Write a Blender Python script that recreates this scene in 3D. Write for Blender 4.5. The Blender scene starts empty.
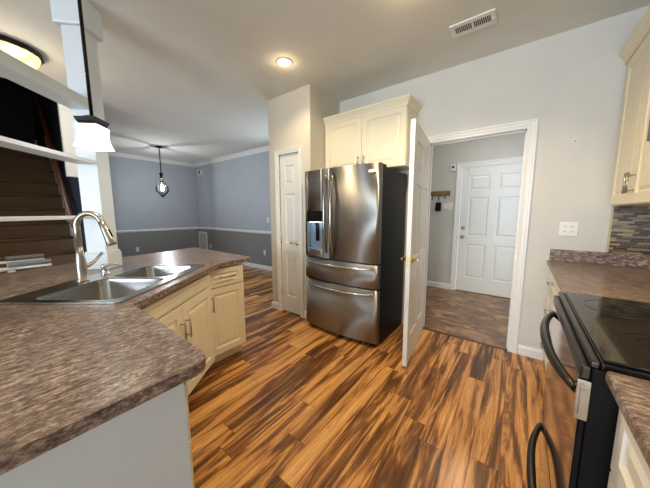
import bpy, bmesh, math, random
from mathutils import Vector, Matrix
random.seed(7)
SC = bpy.context.scene
COL = SC.collection
PI = math.pi

# ------------------------------------------------------------------ camera
YAW, PITCH, ROLL = 0.65, 0.122, -0.0021
CAM = Vector((0, -2.9196, 1.3262))
cy, sy, cp, sp = math.cos(YAW), math.sin(YAW), math.cos(PITCH), math.sin(PITCH)
fwd = Vector((-sy*cp, cy*cp, -sp)); rgt = Vector((cy, sy, 0)); upv = rgt.cross(fwd)
cr, sr = math.cos(ROLL), math.sin(ROLL)
r2 = cr*rgt + sr*upv; u2 = -sr*rgt + cr*upv
cam_data = bpy.data.cameras.new('camera'); cam = bpy.data.objects.new('camera', cam_data)
COL.objects.link(cam)
cam.matrix_world = Matrix(((r2.x, u2.x, -fwd.x, CAM.x), (r2.y, u2.y, -fwd.y, CAM.y), (r2.z, u2.z, -fwd.z, CAM.z), (0, 0, 0, 1)))
cam_data.sensor_fit = 'HORIZONTAL'; cam_data.sensor_width = 36.0
cam_data.lens = 256.42/650*36.0; cam_data.clip_start = 0.02; cam_data.clip_end = 100
SC.camera = cam

# ------------------------------------------------------------------ world, exposure, big lights
w = bpy.data.worlds.new('world'); SC.world = w; w.use_nodes = True
bg = w.node_tree.nodes['Background']; bg.inputs[0].default_value = (0.75, 0.87, 1.0, 1); bg.inputs[1].default_value = 1.2
vs = SC.view_settings
vs.view_transform = 'Standard'; vs.look = 'None'; vs.gamma = 1; vs.use_curve_mapping = False
vs.exposure = 0.45

def area(name, loc, aim, sx, sy_, power, col):
    d = bpy.data.lights.new(name, 'AREA'); d.shape = 'RECTANGLE'; d.size = sx; d.size_y = sy_
    d.energy = power; d.color = col
    o = bpy.data.objects.new(name, d); COL.objects.link(o); o.location = loc
    o.rotation_euler = (Vector(aim)-Vector(loc)).to_track_quat('-Z', 'Y').to_euler(); return o
def point(name, loc, power, col, rad=0.04):
    d = bpy.data.lights.new(name, 'POINT'); d.energy = power; d.color = col; d.shadow_soft_size = rad
    o = bpy.data.objects.new(name, d); COL.objects.link(o); o.location = loc; return o
def spot(name, loc, power, col, ang=2.5, rad=0.06):
    d = bpy.data.lights.new(name, 'SPOT'); d.energy = power; d.color = col; d.spot_size = ang; d.spot_blend = 0.6; d.shadow_soft_size = rad
    o = bpy.data.objects.new(name, d); COL.objects.link(o); o.location = loc; return o

WARM = (1.0, 0.77, 0.47); COOL = (0.76, 0.89, 1.0)
# daylight beside the front door and through unseen windows added behind the camera
area('daylight_unseen_window', (-.75, -8.9, 1.2), (-.9, 0, 1.0), 3.0, 2.2, 235, COOL)
area('added_dining_fill', (-3.55, 0.90, 1.55), (-3.9, -3, 1.0), 1.1, 1.6, 20, COOL)  # cool fill lamp added for the dining room; the wall holds no window
area('daylight_entry', (1.0, 1.0, 1.5), (-1.0, 1.1, 1.1), 1.2, 1.8, 8, (.92,.96,1))

# ------------------------------------------------------------------ helpers
class MB:
    def __init__(s): s.bm = bmesh.new()
    def face(s, pts, smooth=False):
        f = s.bm.faces.new([s.bm.verts.new(p) for p in pts]); f.smooth = smooth; return f
    def box(s, x0, x1, y0, y1, z0, z1):
        x0, x1 = min(x0, x1), max(x0, x1); y0, y1 = min(y0, y1), max(y0, y1); z0, z1 = min(z0, z1), max(z0, z1)
        v = [s.bm.verts.new(p) for p in ((x0,y0,z0),(x1,y0,z0),(x1,y1,z0),(x0,y1,z0),(x0,y0,z1),(x1,y0,z1),(x1,y1,z1),(x0,y1,z1))]
        for q in ((0,3,2,1),(4,5,6,7),(0,1,5,4),(1,2,6,5),(2,3,7,6),(3,0,4,7)): s.bm.faces.new([v[i] for i in q])
        return s
    def tube(s, pts, r, n=12, caps=True):
        pts = [Vector(p) for p in pts]; R = r if isinstance(r, (list, tuple)) else [r]*len(pts)
        rings = []; t0 = (pts[1]-pts[0]).normalized()
        a = Vector((0,0,1)) if abs(t0.z) < .9 else Vector((1,0,0))
        u = t0.cross(a).normalized()
        for i, p in enumerate(pts):
            t = (pts[min(i+1, len(pts)-1)]-pts[max(i-1, 0)]).normalized()
            u = (u - t*u.dot(t)).normalized(); v = t.cross(u)
            rings.append([s.bm.verts.new(p + R[i]*(math.cos(2*PI*k/n)*u + math.sin(2*PI*k/n)*v)) for k in range(n)])
        for A, B in zip(rings, rings[1:]):
            for k in range(n):
                f = s.bm.faces.new((A[k], A[(k+1)%n], B[(k+1)%n], B[k])); f.smooth = True
        if caps: s.bm.faces.new(rings[0][::-1]); s.bm.faces.new(rings[-1])
        return s
    def cyl(s, p, q, r, r1=None, n=20): return s.tube([p, q], [r, r if r1 is None else r1], n)
    def lathe(s, prof, c=(0,0,0), n=28, axis='z'):
        c = Vector(c); rings = []
        for r, h in prof:
            ring = []
            for k in range(n):
                a = 2*PI*k/n; x, y = max(r, 1e-4)*math.cos(a), max(r, 1e-4)*math.sin(a)
                p = {'z': (x, y, h), 'y': (x, h, y), 'x': (h, x, y)}[axis]
                ring.append(s.bm.verts.new(c+Vector(p)))
            rings.append(ring)
        for A, B in zip(rings, rings[1:]):
            for k in range(n):
                f = s.bm.faces.new((A[k], A[(k+1)%n], B[(k+1)%n], B[k])); f.smooth = True
        s.bm.faces.new(rings[0][::-1]); s.bm.faces.new(rings[-1])
        return s
    def prism(s, poly, z0, z1):
        n = len(poly); a = [s.bm.verts.new((x, y, z0)) for x, y in poly]; b = [s.bm.verts.new((x, y, z1)) for x, y in poly]
        s.bm.faces.new(a[::-1]); s.bm.faces.new(b)
        for i in range(n): s.bm.faces.new((a[i], a[(i+1)%n], b[(i+1)%n], b[i]))
        return s
    def plate(s, loops, z0, z1):           # flat plate with holes: first loop is the outline
        for z, up in ((z1, 1), (z0, -1)):
            bm2 = bmesh.new(); ed = []
            for L in loops:
                vv = [bm2.verts.new((x, y, z)) for x, y in L]
                ed += [bm2.edges.new((vv[i], vv[(i+1) % len(vv)])) for i in range(len(vv))]
            bmesh.ops.triangle_fill(bm2, use_beauty=True, use_dissolve=False, edges=ed)
            for f in bm2.faces:
                pts = [v.co.copy() for v in f.verts]
                nz = (pts[1]-pts[0]).cross(pts[2]-pts[0]).z
                if nz*up < 0: pts.reverse()
                s.face(pts)
            bm2.free()
        for L in loops:
            for i in range(len(L)):
                p, q = L[i], L[(i+1) % len(L)]
                s.face([(p[0],p[1],z0),(q[0],q[1],z0),(q[0],q[1],z1),(p[0],p[1],z1)])
        return s
    def sweep(s, prof, path, closed=False):     # prof (d, z): d to the right of the path
        P = [Vector((x, y)) for x, y in path]; n = len(P); rings = []
        for i, p in enumerate(P):
            def nrm(a, b): d = (b-a).normalized(); return Vector((d.y, -d.x))
            if i == 0: m = nrm(P[0], P[1])
            elif i == n-1: m = nrm(P[-2], P[-1])
            else:
                a, b = nrm(P[i-1], p), nrm(p, P[i+1]); m = (a+b).normalized(); m /= max(.3, m.dot(a))
            rings.append([s.bm.verts.new((p.x+m.x*d, p.y+m.y*d, z)) for d, z in prof])
        k = len(prof)
        for A, B in zip(rings, rings[1:]):
            for i in range(k): s.bm.faces.new((A[i], A[(i+1)%k], B[(i+1)%k], B[i]))
        s.bm.faces.new(rings[0][::-1]); s.bm.faces.new(rings[-1])
        return s
    def panelled(s, x0, x1, z0, z1, yf, t, panels, both=False, rings=((0,0),(.006,.010),(.015,.011),(.042,.002))):
        xs = sorted({x0, x1} | {p[0] for p in panels} | {p[1] for p in panels})
        zs = sorted({z0, z1} | {p[2] for p in panels} | {p[3] for p in panels})
        def side(yy, sg):
            def q(pts): s.face(pts if sg > 0 else pts[::-1])
            for a, b in zip(xs, xs[1:]):
                for c, d in zip(zs, zs[1:]):
                    mx, mz = (a+b)/2, (c+d)/2
                    if any(p[0] < mx < p[1] and p[2] < mz < p[3] for p in panels): continue
                    q([(a,yy,c),(b,yy,c),(b,yy,d),(a,yy,d)])
            for p in panels:
                prev = None
                for ins, dep in rings:
                    y = yy + sg*dep
                    c = [(p[0]+ins,y,p[2]+ins),(p[1]-ins,y,p[2]+ins),(p[1]-ins,y,p[3]-ins),(p[0]+ins,y,p[3]-ins)]
                    if prev:
                        for i in range(4): q([prev[i], prev[(i+1)%4], c[(i+1)%4], c[i]])
                    prev = c
                q(prev)
        side(yf, 1)
        if both: side(yf+t, -1)
        else: s.face([(x0,yf+t,z0),(x0,yf+t,z1),(x1,yf+t,z1),(x1,yf+t,z0)])
        y2 = yf+t
        s.face([(x0,yf,z0),(x0,yf,z1),(x0,y2,z1),(x0,y2,z0)]); s.face([(x1,yf,z0),(x1,y2,z0),(x1,y2,z1),(x1,yf,z1)])
        s.face([(x0,yf,z0),(x0,y2,z0),(x1,y2,z0),(x1,yf,z0)]); s.face([(x0,yf,z1),(x1,yf,z1),(x1,y2,z1),(x0,y2,z1)])
        return s
    def rot(s, m):
        bmesh.ops.transform(s.bm, matrix=m, verts=s.bm.verts); return s

def obj(name, mb, mat, parent=None, bevel=0, seg=2, label=None, weld=True):
    me = bpy.data.meshes.new(name)
    if weld: bmesh.ops.remove_doubles(mb.bm, verts=mb.bm.verts, dist=1e-5)
    bmesh.ops.recalc_face_normals(mb.bm, faces=mb.bm.faces)
    mb.bm.to_mesh(me); mb.bm.free()
    o = bpy.data.objects.new(name, me); COL.objects.link(o)
    if mat: me.materials.append(mat)
    if parent: o.parent = parent
    if bevel:
        b = o.modifiers.new('bevel', 'BEVEL'); b.width = bevel; b.segments = seg; b.limit_method = 'ANGLE'; b.angle_limit = math.radians(35)
    if label: o['label'] = label
    return o
def tag(o, label, cat, group=None):
    o['label'] = label; o['category'] = cat
    if group: o['group'] = group
    return o
def thing(name, label, cat, loc=(0,0,0), rz=0, group=None):
    o = bpy.data.objects.new(name, None); COL.objects.link(o); o.empty_display_size = .1
    o.location = loc; o.rotation_euler = (0, 0, rz); return tag(o, label, cat, group)
def struct(name, mb, mat, parent=None, bevel=0, label=None):
    o = obj(name, mb, mat, parent, bevel, label=label)
    if not parent: o['kind'] = 'structure'
    return o
def struct_root(name, loc=(0,0,0), rz=0, label=None):
    o = bpy.data.objects.new(name, None); COL.objects.link(o); o.location = loc; o.rotation_euler = (0,0,rz)
    o['kind'] = 'structure'
    if label: o['label'] = label
    return o
def rrect(x0, x1, y0, y1, r, n=6):
    out = []
    for cx, cyy, a0 in ((x1-r, y1-r, 0), (x0+r, y1-r, 90), (x0+r, y0+r, 180), (x1-r, y0+r, 270)):
        for k in range(n+1):
            a = math.radians(a0 + 90*k/n); out.append((cx+r*math.cos(a), cyy+r*math.sin(a)))
    return out

# ------------------------------------------------------------------ materials
def srgb(r, g, b):
    f = lambda c: (c/255/12.92) if c/255 <= .04045 else ((c/255+.055)/1.055)**2.4
    return (f(r), f(g), f(b), 1)
class NT:
    def __init__(s, name):
        s.m = bpy.data.materials.new(name); s.m.use_nodes = True; s.t = s.m.node_tree
        s.b = s.t.nodes['Principled BSDF']; s.out = s.t.nodes['Material Output']
    def n(s, typ, **kw):
        x = s.t.nodes.new(typ)
        for k, v in kw.items():
            if isinstance(k, str) and k.startswith('i_'): x.inputs[k[2:]].default_value = v
            else: setattr(x, k, v)
        return x
    def l(s, a, b): s.t.links.new(a, b)
    def math(s, op, a, b=None, c=None):
        x = s.t.nodes.new('ShaderNodeMath'); x.operation = op
        for i, v in enumerate((a, b, c)):
            if v is None: continue
            if isinstance(v, (int, float)): x.inputs[i].default_value = v
            else: s.l(v, x.inputs[i])
        return x.outputs[0]
    def ramp(s, fac, stops, interp='LINEAR'):
        x = s.t.nodes.new('ShaderNodeValToRGB'); x.color_ramp.interpolation = interp
        while len(x.color_ramp.elements) < len(stops): x.color_ramp.elements.new(.5)
        for e, (p, c) in zip(x.color_ramp.elements, stops): e.position = p; e.color = c
        s.l(fac, x.inputs[0]); return x.outputs[0]
    def mix(s, fac, a, b, mode='MIX'):
        x = s.t.nodes.new('ShaderNodeMix'); x.data_type = 'RGBA'; x.blend_type = mode
        for i, v in ((0, fac), (6, a), (7, b)):
            if isinstance(v, (int, float)): x.inputs[i].default_value = v
            elif isinstance(v, tuple): x.inputs[i].default_value = v
            else: s.l(v, x.inputs[i])
        return x.outputs[2]
    def coord(s, scale=(1,1,1), rot=(0,0,0)):
        tc = s.t.nodes.new('ShaderNodeTexCoord'); mp = s.t.nodes.new('ShaderNodeMapping')
        mp.inputs['Scale'].default_value = scale; mp.inputs['Rotation'].default_value = rot
        s.l(tc.outputs['Object'], mp.inputs['Vector']); return mp.outputs[0]
    def noise(s, vec, scale, detail=4, rough=.55, dist=0):
        x = s.t.nodes.new('ShaderNodeTexNoise'); x.inputs['Scale'].default_value = scale
        x.inputs['Detail'].default_value = detail; x.inputs['Roughness'].default_value = rough; x.inputs['Distortion'].default_value = dist
        s.l(vec, x.inputs['Vector']); return x.outputs['Fac']
    def bump(s, h, strength=.1, dist=.01):
        x = s.t.nodes.new('ShaderNodeBump'); x.inputs['Strength'].default_value = strength; x.inputs['Distance'].default_value = dist
        s.l(h, x.inputs['Height']); s.l(x.outputs[0], s.b.inputs['Normal'])
def paint(name, col, rough=.6, var=.03, bump=.03):
    t = NT(name); v = t.coord()
    nz = t.noise(v, 3, 3)
    dark = tuple(c*(1-var) for c in col[:3])+(1,); lite = tuple(min(1, c*(1+var)) for c in col[:3])+(1,)
    t.l(t.ramp(nz, [(.3, dark), (.7, lite)]), t.b.inputs['Base Color']); t.b.inputs['Roughness'].default_value = rough
    if bump: t.bump(t.noise(v, 220, 2), bump, .002)
    return t.m
def metal(name, col, rough, aniso=0, streak=None):
    t = NT(name); t.b.inputs['Metallic'].default_value = 1; t.b.inputs['Base Color'].default_value = col
    t.b.inputs['Roughness'].default_value = rough
    if streak:
        nz = t.noise(t.coord(streak), 4, 3); t.l(t.math('MULTIPLY_ADD', nz, rough*.5, rough*.75), t.b.inputs['Roughness'])
    if aniso:
        t.b.inputs['Anisotropic'].default_value = aniso; t.b.inputs['Anisotropic Rotation'].default_value = .25
        tg = t.n('ShaderNodeTangent', direction_type='RADIAL', axis='Z'); t.l(tg.outputs[0], t.b.inputs['Tangent'])
    return t.m
def plain(name, col, rough=.5, metallic=0, var=.02, spec=None):
    t = NT(name); nz = t.noise(t.coord(), 12, 3)
    t.l(t.ramp(nz, [(.3, tuple(c*(1-var) for c in col[:3])+(1,)), (.7, col)]), t.b.inputs['Base Color'])
    t.b.inputs['Roughness'].default_value = rough; t.b.inputs['Metallic'].default_value = metallic
    if spec is not None: t.b.inputs['Specular IOR Level'].default_value = spec
    return t.m
def glow(name, col, strength, pattern=None):
    t = NT(name); t.b.inputs['Base Color'].default_value = col; t.b.inputs['Roughness'].default_value = .4
    t.b.inputs['Emission Strength'].default_value = strength
    if pattern:
        nz = t.noise(t.coord(), 9, 4, .6, .5); t.l(t.ramp(nz, pattern), t.b.inputs['Emission Color'])
    else: t.b.inputs['Emission Color'].default_value = col
    return t.m

M = {}
M['wall'] = paint('wall_paint_warm_grey', srgb(214, 212, 206))
M['dining_wall'] = paint('wall_paint_two_tone_grey', srgb(178, 185, 194))
M['dining_lower'] = paint('wall_paint_dark_grey', srgb(136, 137, 138))
M['column_paint'] = paint('wall_paint_beige_grey', srgb(217, 210, 195))
M['foyer_wall'] = paint('wall_paint_blue_grey', srgb(206, 205, 198))
M['stair_wall'] = paint('stairwell_painted_shade', srgb(44, 50, 62))  # dark colour stands in for the unlit shade of the stairwell
M['ceiling'] = paint('ceiling_paint', srgb(224, 225, 220), .8)
M['trim'] = plain('white_semigloss', srgb(238, 238, 236), .35)
M['pillar'] = plain('pale_blue_white_paint', srgb(214, 221, 226), .4)
M['door'] = plain('white_door_paint', srgb(235, 234, 229), .38)
M['cab'] = plain('cream_cabinet_paint', srgb(238, 229, 203), .38)
M['cab_right'] = plain('off_white_cabinet_paint', srgb(240, 236, 225), .38)
M['cab_white'] = plain('white_panel', srgb(212, 223, 232), .4)
M['dark_ss'] = metal('dark_stainless', (.37, .37, .365, 1), .44, .95)
M['ss'] = metal('brushed_stainless', (.44, .435, .42, 1), .22)
M['nickel'] = metal('brushed_nickel', (.46, .43, .39, 1), .3)
M['dark_bar'] = metal('polished_dark_steel', (.36, .33, .31, 1), .17)
M['chrome'] = metal('chrome', (.75, .74, .72, 1), .14)
M['brass'] = metal('polished_brass', (.80, .58, .25, 1), .2)
M['bronze'] = plain('oil_rubbed_bronze', srgb(32, 26, 24), .4, .6)
M['black_gloss'] = plain('black_gloss', (.006, .006, .006, 1), .12, spec=.3)
M['black_glass'] = plain('black_ceramic_glass', (.012, .011, .010, 1), .07)
M['black_matte'] = plain('black_plastic', (.005, .005, .005, 1), .4, spec=.15)
M['fridge_side'] = plain('fridge_side_charcoal', (.008, .008, .008, 1), .45, spec=.2)
M['range_door'] = metal('black_stainless_mirror', (.42, .38, .34, 1), .07)
M['range_trim'] = metal('black_stainless_trim', (.085, .075, .066, 1), .28)
M['plastic_white'] = plain('white_plastic', srgb(236, 235, 228), .35)
M['dark_hole'] = plain('dark_cavity', (.01, .01, .01, 1), .9)
M['grey_pad'] = plain('grey_vinyl', srgb(120, 122, 124), .5)
M['rail_wood'] = plain('red_brown_wood', srgb(96, 52, 30), .35, 0, .3)
M['board_wood'] = plain('weathered_wood', srgb(142, 118, 70), .6, 0, .4)
M['carpet'] = None

def floor_mat():
    t = NT('laminate_planks'); tc = t.n('ShaderNodeTexCoord'); sx = t.n('ShaderNodeSeparateXYZ'); t.l(tc.outputs['Object'], sx.inputs[0])
    X, Y = sx.outputs[0], sx.outputs[1]; W, L = .128, 1.21
    xi = t.math('FLOOR', t.math('DIVIDE', X, W)); xf = t.math('FRACT', t.math('DIVIDE', X, W))
    wn = t.n('ShaderNodeTexWhiteNoise', noise_dimensions='1D'); t.l(xi, wn.inputs['W'])
    yo = t.math('ADD', t.math('DIVIDE', Y, L), t.math('MULTIPLY', wn.outputs[0], 7.3))
    yi = t.math('FLOOR', yo); yf = t.math('FRACT', yo)
    cid = t.n('ShaderNodeCombineXYZ'); t.l(xi, cid.inputs[0]); t.l(yi, cid.inputs[1])
    w2 = t.n('ShaderNodeTexWhiteNoise', noise_dimensions='2D'); t.l(cid.outputs[0], w2.inputs['Vector']); rid = w2.outputs[0]
    def gv(sx_, sy_):
        c = t.n('ShaderNodeCombineXYZ')
        t.l(t.math('MULTIPLY', X, sx_), c.inputs[0])
        t.l(t.math('ADD', t.math('MULTIPLY', Y, sy_), t.math('MULTIPLY', rid, 37.0)), c.inputs[1])
        t.l(t.math('MULTIPLY', rid, 19.0), c.inputs[2]); return c.outputs[0]
    streak = t.noise(gv(13, 1.0), 1.0, 5, .62, 1.2)
    fine = t.noise(gv(95, 4.0), 1.0, 4, .65)
    blotch = t.noise(gv(40, 9), 1.0, 5, .7, .6)
    fac = t.math('ADD', t.math('MULTIPLY', t.math('SUBTRACT', streak, .5), 1.9), t.math('ADD', t.math('MULTIPLY', t.math('SUBTRACT', rid, .5), .34), .51))
    col = t.ramp(fac, [(.18, srgb(80, 52, 29)), (.38, srgb(114, 76, 41)), (.49, srgb(150, 102, 58)), (.57, srgb(198, 142, 80)), (.85, srgb(226, 174, 110))])
    col = t.mix(t.math('MULTIPLY', t.math('SUBTRACT', 1.0, fine), .5), col, srgb(92, 56, 30), 'MULTIPLY') if False else t.mix(.55, col, t.ramp(fine, [(.36, (.54,.48,.41,1)), (.58, (1.16,1.13,1.06,1))]), 'MULTIPLY')
    col = t.mix(t.ramp(blotch, [(.60, (0,0,0,1)), (.76, (.55,.55,.55,1))]), col, srgb(70, 40, 22))
    ex = t.math('MULTIPLY', t.math('MINIMUM', xf, t.math('SUBTRACT', 1.0, xf)), W)
    ey = t.math('MULTIPLY', t.math('MINIMUM', yf, t.math('SUBTRACT', 1.0, yf)), L)
    e = t.math('MINIMUM', ex, ey)
    gap = t.math('LESS_THAN', e, .0013)
    col = t.mix(t.math('MULTIPLY', gap, .75), col, srgb(48, 28, 16))
    t.l(col, t.b.inputs['Base Color'])
    t.l(t.math('MULTIPLY_ADD', fine, .12, .16), t.b.inputs['Roughness']); t.b.inputs['Specular IOR Level'].default_value = .35
    t.bump(t.math('ADD', t.math('MULTIPLY', gap, -1.0), t.math('MULTIPLY', fine, .15)), .12, .002)
    return t.m
M['floor'] = floor_mat()

def counter_mat(gx=62, gy=22):
    t = NT('mottled_laminate'); v = t.coord((1, 1, 1)); va = t.coord((gx, gy, 40), (0, 0, .12))
    a = t.noise(va, 1.6, 7, .74, .15); b = t.noise(v, 5, 4, .6, .3); c = t.noise(t.coord((gx*2.4, gy*2.6, 110), (0, 0, .12)), 1.4, 3, .65)
    col = t.ramp(a, [(.35, srgb(56, 42, 37)), (.45, srgb(108, 90, 80)), (.53, srgb(152, 132, 120)), (.64, srgb(208, 192, 180))])
    col = t.mix(t.ramp(b, [(.40, (0,0,0,1)), (.68, (.45,.45,.45,1))]), col, srgb(112, 96, 90))
    col = t.mix(t.ramp(c, [(.54, (0,0,0,1)), (.66, (.75,.75,.75,1))]), col, srgb(52, 38, 32))
    t.l(col, t.b.inputs['Base Color']); t.l(t.math('MULTIPLY_ADD', a, .18, .22), t.b.inputs['Roughness'])
    t.b.inputs['Specular IOR Level'].default_value = .35
    t.bump(a, .05, .002); return t.m
M['counter'] = counter_mat(); M['counter_right'] = counter_mat(18, 70)

def tile_mat():
    t = NT('entry_vinyl_tile'); v = t.coord()
    br = t.n('ShaderNodeTexBrick'); br.offset = .5; t.l(v, br.inputs['Vector'])
    br.inputs['Scale'].default_value = 1; br.inputs['Brick Width'].default_value = .41; br.inputs['Row Height'].default_value = .41
    br.inputs['Mortar Size'].default_value = .006; br.inputs['Color1'].default_value = (.4,.4,.4,1); br.inputs['Color2'].default_value = (.7,.7,.7,1); br.inputs['Mortar'].default_value = (.08,.08,.08,1)
    a = t.noise(t.coord((3.2, 6, 4), (0,0,.4)), 1.2, 7, .70, .8)
    col = t.ramp(a, [(.36, srgb(84, 56, 36)), (.5, srgb(138, 100, 70)), (.64, srgb(194, 156, 120))])
    col = t.mix(.6, col, t.ramp(br.outputs['Color'], [(.1, (.35,.33,.32,1)), (.35, (.75,.75,.75,1)), (.75, (1.1,1.08,1.05,1))]), 'MULTIPLY')
    t.l(t.mix(.1, col, srgb(140, 110, 86)), t.b.inputs['Base Color']); t.b.inputs['Roughness'].default_value = .3
    return t.m
M['tile'] = tile_mat()

def mosaic_mat():
    t = NT('mosaic_strip_tile'); tc = t.n('ShaderNodeTexCoord'); sx = t.n('ShaderNodeSeparateXYZ'); t.l(tc.outputs['Object'], sx.inputs[0])
    H = .0155; L = .075
    along = t.math('ADD', sx.outputs[0], sx.outputs[1]); zi = t.math('FLOOR', t.math('DIVIDE', sx.outputs[2], H)); zf = t.math('FRACT', t.math('DIVIDE', sx.outputs[2], H))
    wn = t.n('ShaderNodeTexWhiteNoise', noise_dimensions='1D'); t.l(zi, wn.inputs['W'])
    ao = t.math('ADD', t.math('DIVIDE', along, L), t.math('MULTIPLY', wn.outputs[0], 9.7)); ai = t.math('FLOOR', ao); af = t.math('FRACT', ao)
    c = t.n('ShaderNodeCombineXYZ'); t.l(zi, c.inputs[0]); t.l(ai, c.inputs[1])
    w2 = t.n('ShaderNodeTexWhiteNoise', noise_dimensions='2D'); t.l(c.outputs[0], w2.inputs['Vector'])
    col = t.ramp(w2.outputs[0], [(0, srgb(46, 32, 23)), (.25, srgb(140, 122, 92)), (.45, srgb(94, 74, 53)), (.62, srgb(164, 146, 114)), (.8, srgb(74, 51, 34)), (.92, srgb(122, 108, 90))], 'CONSTANT')
    g = t.math('MAXIMUM', t.math('LESS_THAN', zf, .11), t.math('LESS_THAN', af, .025))
    t.l(t.mix(g, col, srgb(150, 138, 118)), t.b.inputs['Base Color']); t.b.inputs['Roughness'].default_value = .25; t.b.inputs['Specular IOR Level'].default_value = .3
    t.bump(t.math('MULTIPLY', g, -1.0), .3, .002); return t.m
M['mosaic'] = mosaic_mat()

def carpet_mat():
    t = NT('brown_carpet'); v = t.coord(); a = t.noise(v, 260, 3, .7)
    t.l(t.ramp(a, [(.3, srgb(84, 66, 48)), (.7, srgb(134, 110, 84))]), t.b.inputs['Base Color']); t.b.inputs['Roughness'].default_value = .95
    t.bump(a, .6, .004); return t.m
M['carpet'] = carpet_mat()

def clear_mat():
    t = NT('clear_glass_globe'); tr = t.n('ShaderNodeBsdfTransparent'); gl = t.n('ShaderNodeBsdfGlossy'); gl.inputs['Roughness'].default_value = .03
    fr = t.n('ShaderNodeFresnel'); fr.inputs['IOR'].default_value = 1.35; mx = t.n('ShaderNodeMixShader')
    t.l(fr.outputs[0], mx.inputs[0]); t.l(tr.outputs[0], mx.inputs[1]); t.l(gl.outputs[0], mx.inputs[2]); t.l(mx.outputs[0], t.out.inputs[0]); return t.m
M['clear'] = clear_mat()
M['bulb'] = glow('lit_bulb', (.9, .96, 1, 1), 60)
M['shade'] = glow('lit_opal_shade', (1, .98, .94, 1), 1.7)
M['can_lamp'] = glow('lit_downlight_lens', (1, .74, .36, 1), 1.5)
M['alabaster'] = glow('lit_alabaster_glass', (1, .85, .5, 1), 1.0, [(.35, (1, .56, .16, 1)), (.5, (1, .78, .36, 1)), (.62, (1, .95, .75, 1))])
M['disp_led'] = glow('dispenser_light', (.62, .86, 1, 1), 4)
M['disp_plastic'] = plain('dispenser_cavity', srgb(128, 148, 164), .3)

# ------------------------------------------------------------------ room shell
H = 2.744
fl = MB().box(-8.0, 1.0, -9.0, 0.0, -.1, 0); fl.box(-8.0, -2.60, 0, 1.06, -.1, 0); struct('floor', fl, M['floor'])
struct('floor_entry', MB().box(-1.9, 1.6, 0.0, 1.9, -.1, 0.0), M['tile'])
struct('trim_threshold', MB().box(-.81, -.012, -.012, .022, 0, .006), M['rail_wood'], bevel=.003)
ce = MB()
ce.box(-4.45, 1.0, -9.0, 0.14, H, H+.12)
ce.box(-8.0, -4.45, -2.16, 1.06, H, H+.12); ce.box(-4.45, -2.55, .14, 1.06, H, H+.12); ce.box(-2.55, 1.6, .14, 1.98, H, H+.12)
ce.box(-8.0, -4.45, -9.0, -3.35, H, H+.12)
struct('ceiling', ce, M['ceiling'])
XA, XB = -.822, -.011
wb = MB()
wb.box(-1.975, XA-.02, 0, .12, 0, H); wb.box(XB+.02, 1.0, 0, .12, 0, H); wb.box(XA-.02, XB+.02, 0, .12, 2.065, H)
struct('wall_back', wb, M['wall'])
struct('wall_right', MB().box(.86, 1.0, -9.0, 0, 0, H), M['wall'])
wf = MB(); wf.box(-8.0, -2.25, -9.12, -9.0, 0, H); wf.box(.75, 1.0, -9.12, -9.0, 0, H); wf.box(-2.25, .75, -9.12, -9.0, 0, .05); wf.box(-2.25, .75, -9.12, -9.0, 2.35, H)
struct('wall_front', wf, M['wall'])
# pantry column
PX0, PX1, PY = -2.683, -1.975, -.596
pc = MB()
pc.box(PX0, -2.512, PY, PY+.1, 0, H); pc.box(-2.143, PX1, PY, PY+.1, 0, H); pc.box(-2.512, -2.143, PY, PY+.1, 2.062, H)
pc.box(PX0, PX0+.1, PY+.1, .946, 0, H); pc.box(PX1-.1, PX1, PY+.1, .12, 0, H)
struct('wall_pantry', pc, M['column_paint'])
# dining room
def two_tone(name, lo, hi):
    r = struct_root(name)
    obj('lower_paint', lo, M['dining_lower'], r); obj('upper_paint', hi, M['dining_wall'], r)
two_tone('wall_dining_back', MB().box(-7.76, -2.583, .946, 1.06, 0, .87), MB().box(-7.76, -2.583, .946, 1.06, .87, H))
two_tone('wall_left', MB().box(-7.9, -7.76, -2.2, 1.06, 0, .87), MB().box(-7.9, -7.76, -2.2, 1.06, .87, H))
# stair hall
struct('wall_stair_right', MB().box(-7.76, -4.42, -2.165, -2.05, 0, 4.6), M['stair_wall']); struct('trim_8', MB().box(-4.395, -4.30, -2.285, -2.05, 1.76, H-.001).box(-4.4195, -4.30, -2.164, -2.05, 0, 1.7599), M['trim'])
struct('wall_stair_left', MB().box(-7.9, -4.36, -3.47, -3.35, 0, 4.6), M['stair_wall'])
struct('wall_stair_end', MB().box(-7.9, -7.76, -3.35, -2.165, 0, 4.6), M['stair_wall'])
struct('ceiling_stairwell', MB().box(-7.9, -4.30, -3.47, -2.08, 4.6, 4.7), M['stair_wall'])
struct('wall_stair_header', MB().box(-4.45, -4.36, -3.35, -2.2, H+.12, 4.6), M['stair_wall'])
struct('wall_living', MB().box(-8.1, -8.0, -9.0, -3.47, 0, H), M['wall'])
# foyer
wfo = MB(); wfo.box(-1.9, -.826, 1.841, 1.98, 0, H); wfo.box(.107, 1.6, 1.841, 1.98, 0, H); wfo.box(-.826, .107, 1.841, 1.98, 2.057, H)
struct('wall_entry_back', wfo, M['foyer_wall'])
struct('wall_entry_left', MB().box(-1.98, -1.875, .12, 1.98, 0, H), M['foyer_wall'])
struct('wall_entry_right', MB().box(1.6, 1.7, .12, 1.98, 0, H), M['foyer_wall'])

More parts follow.
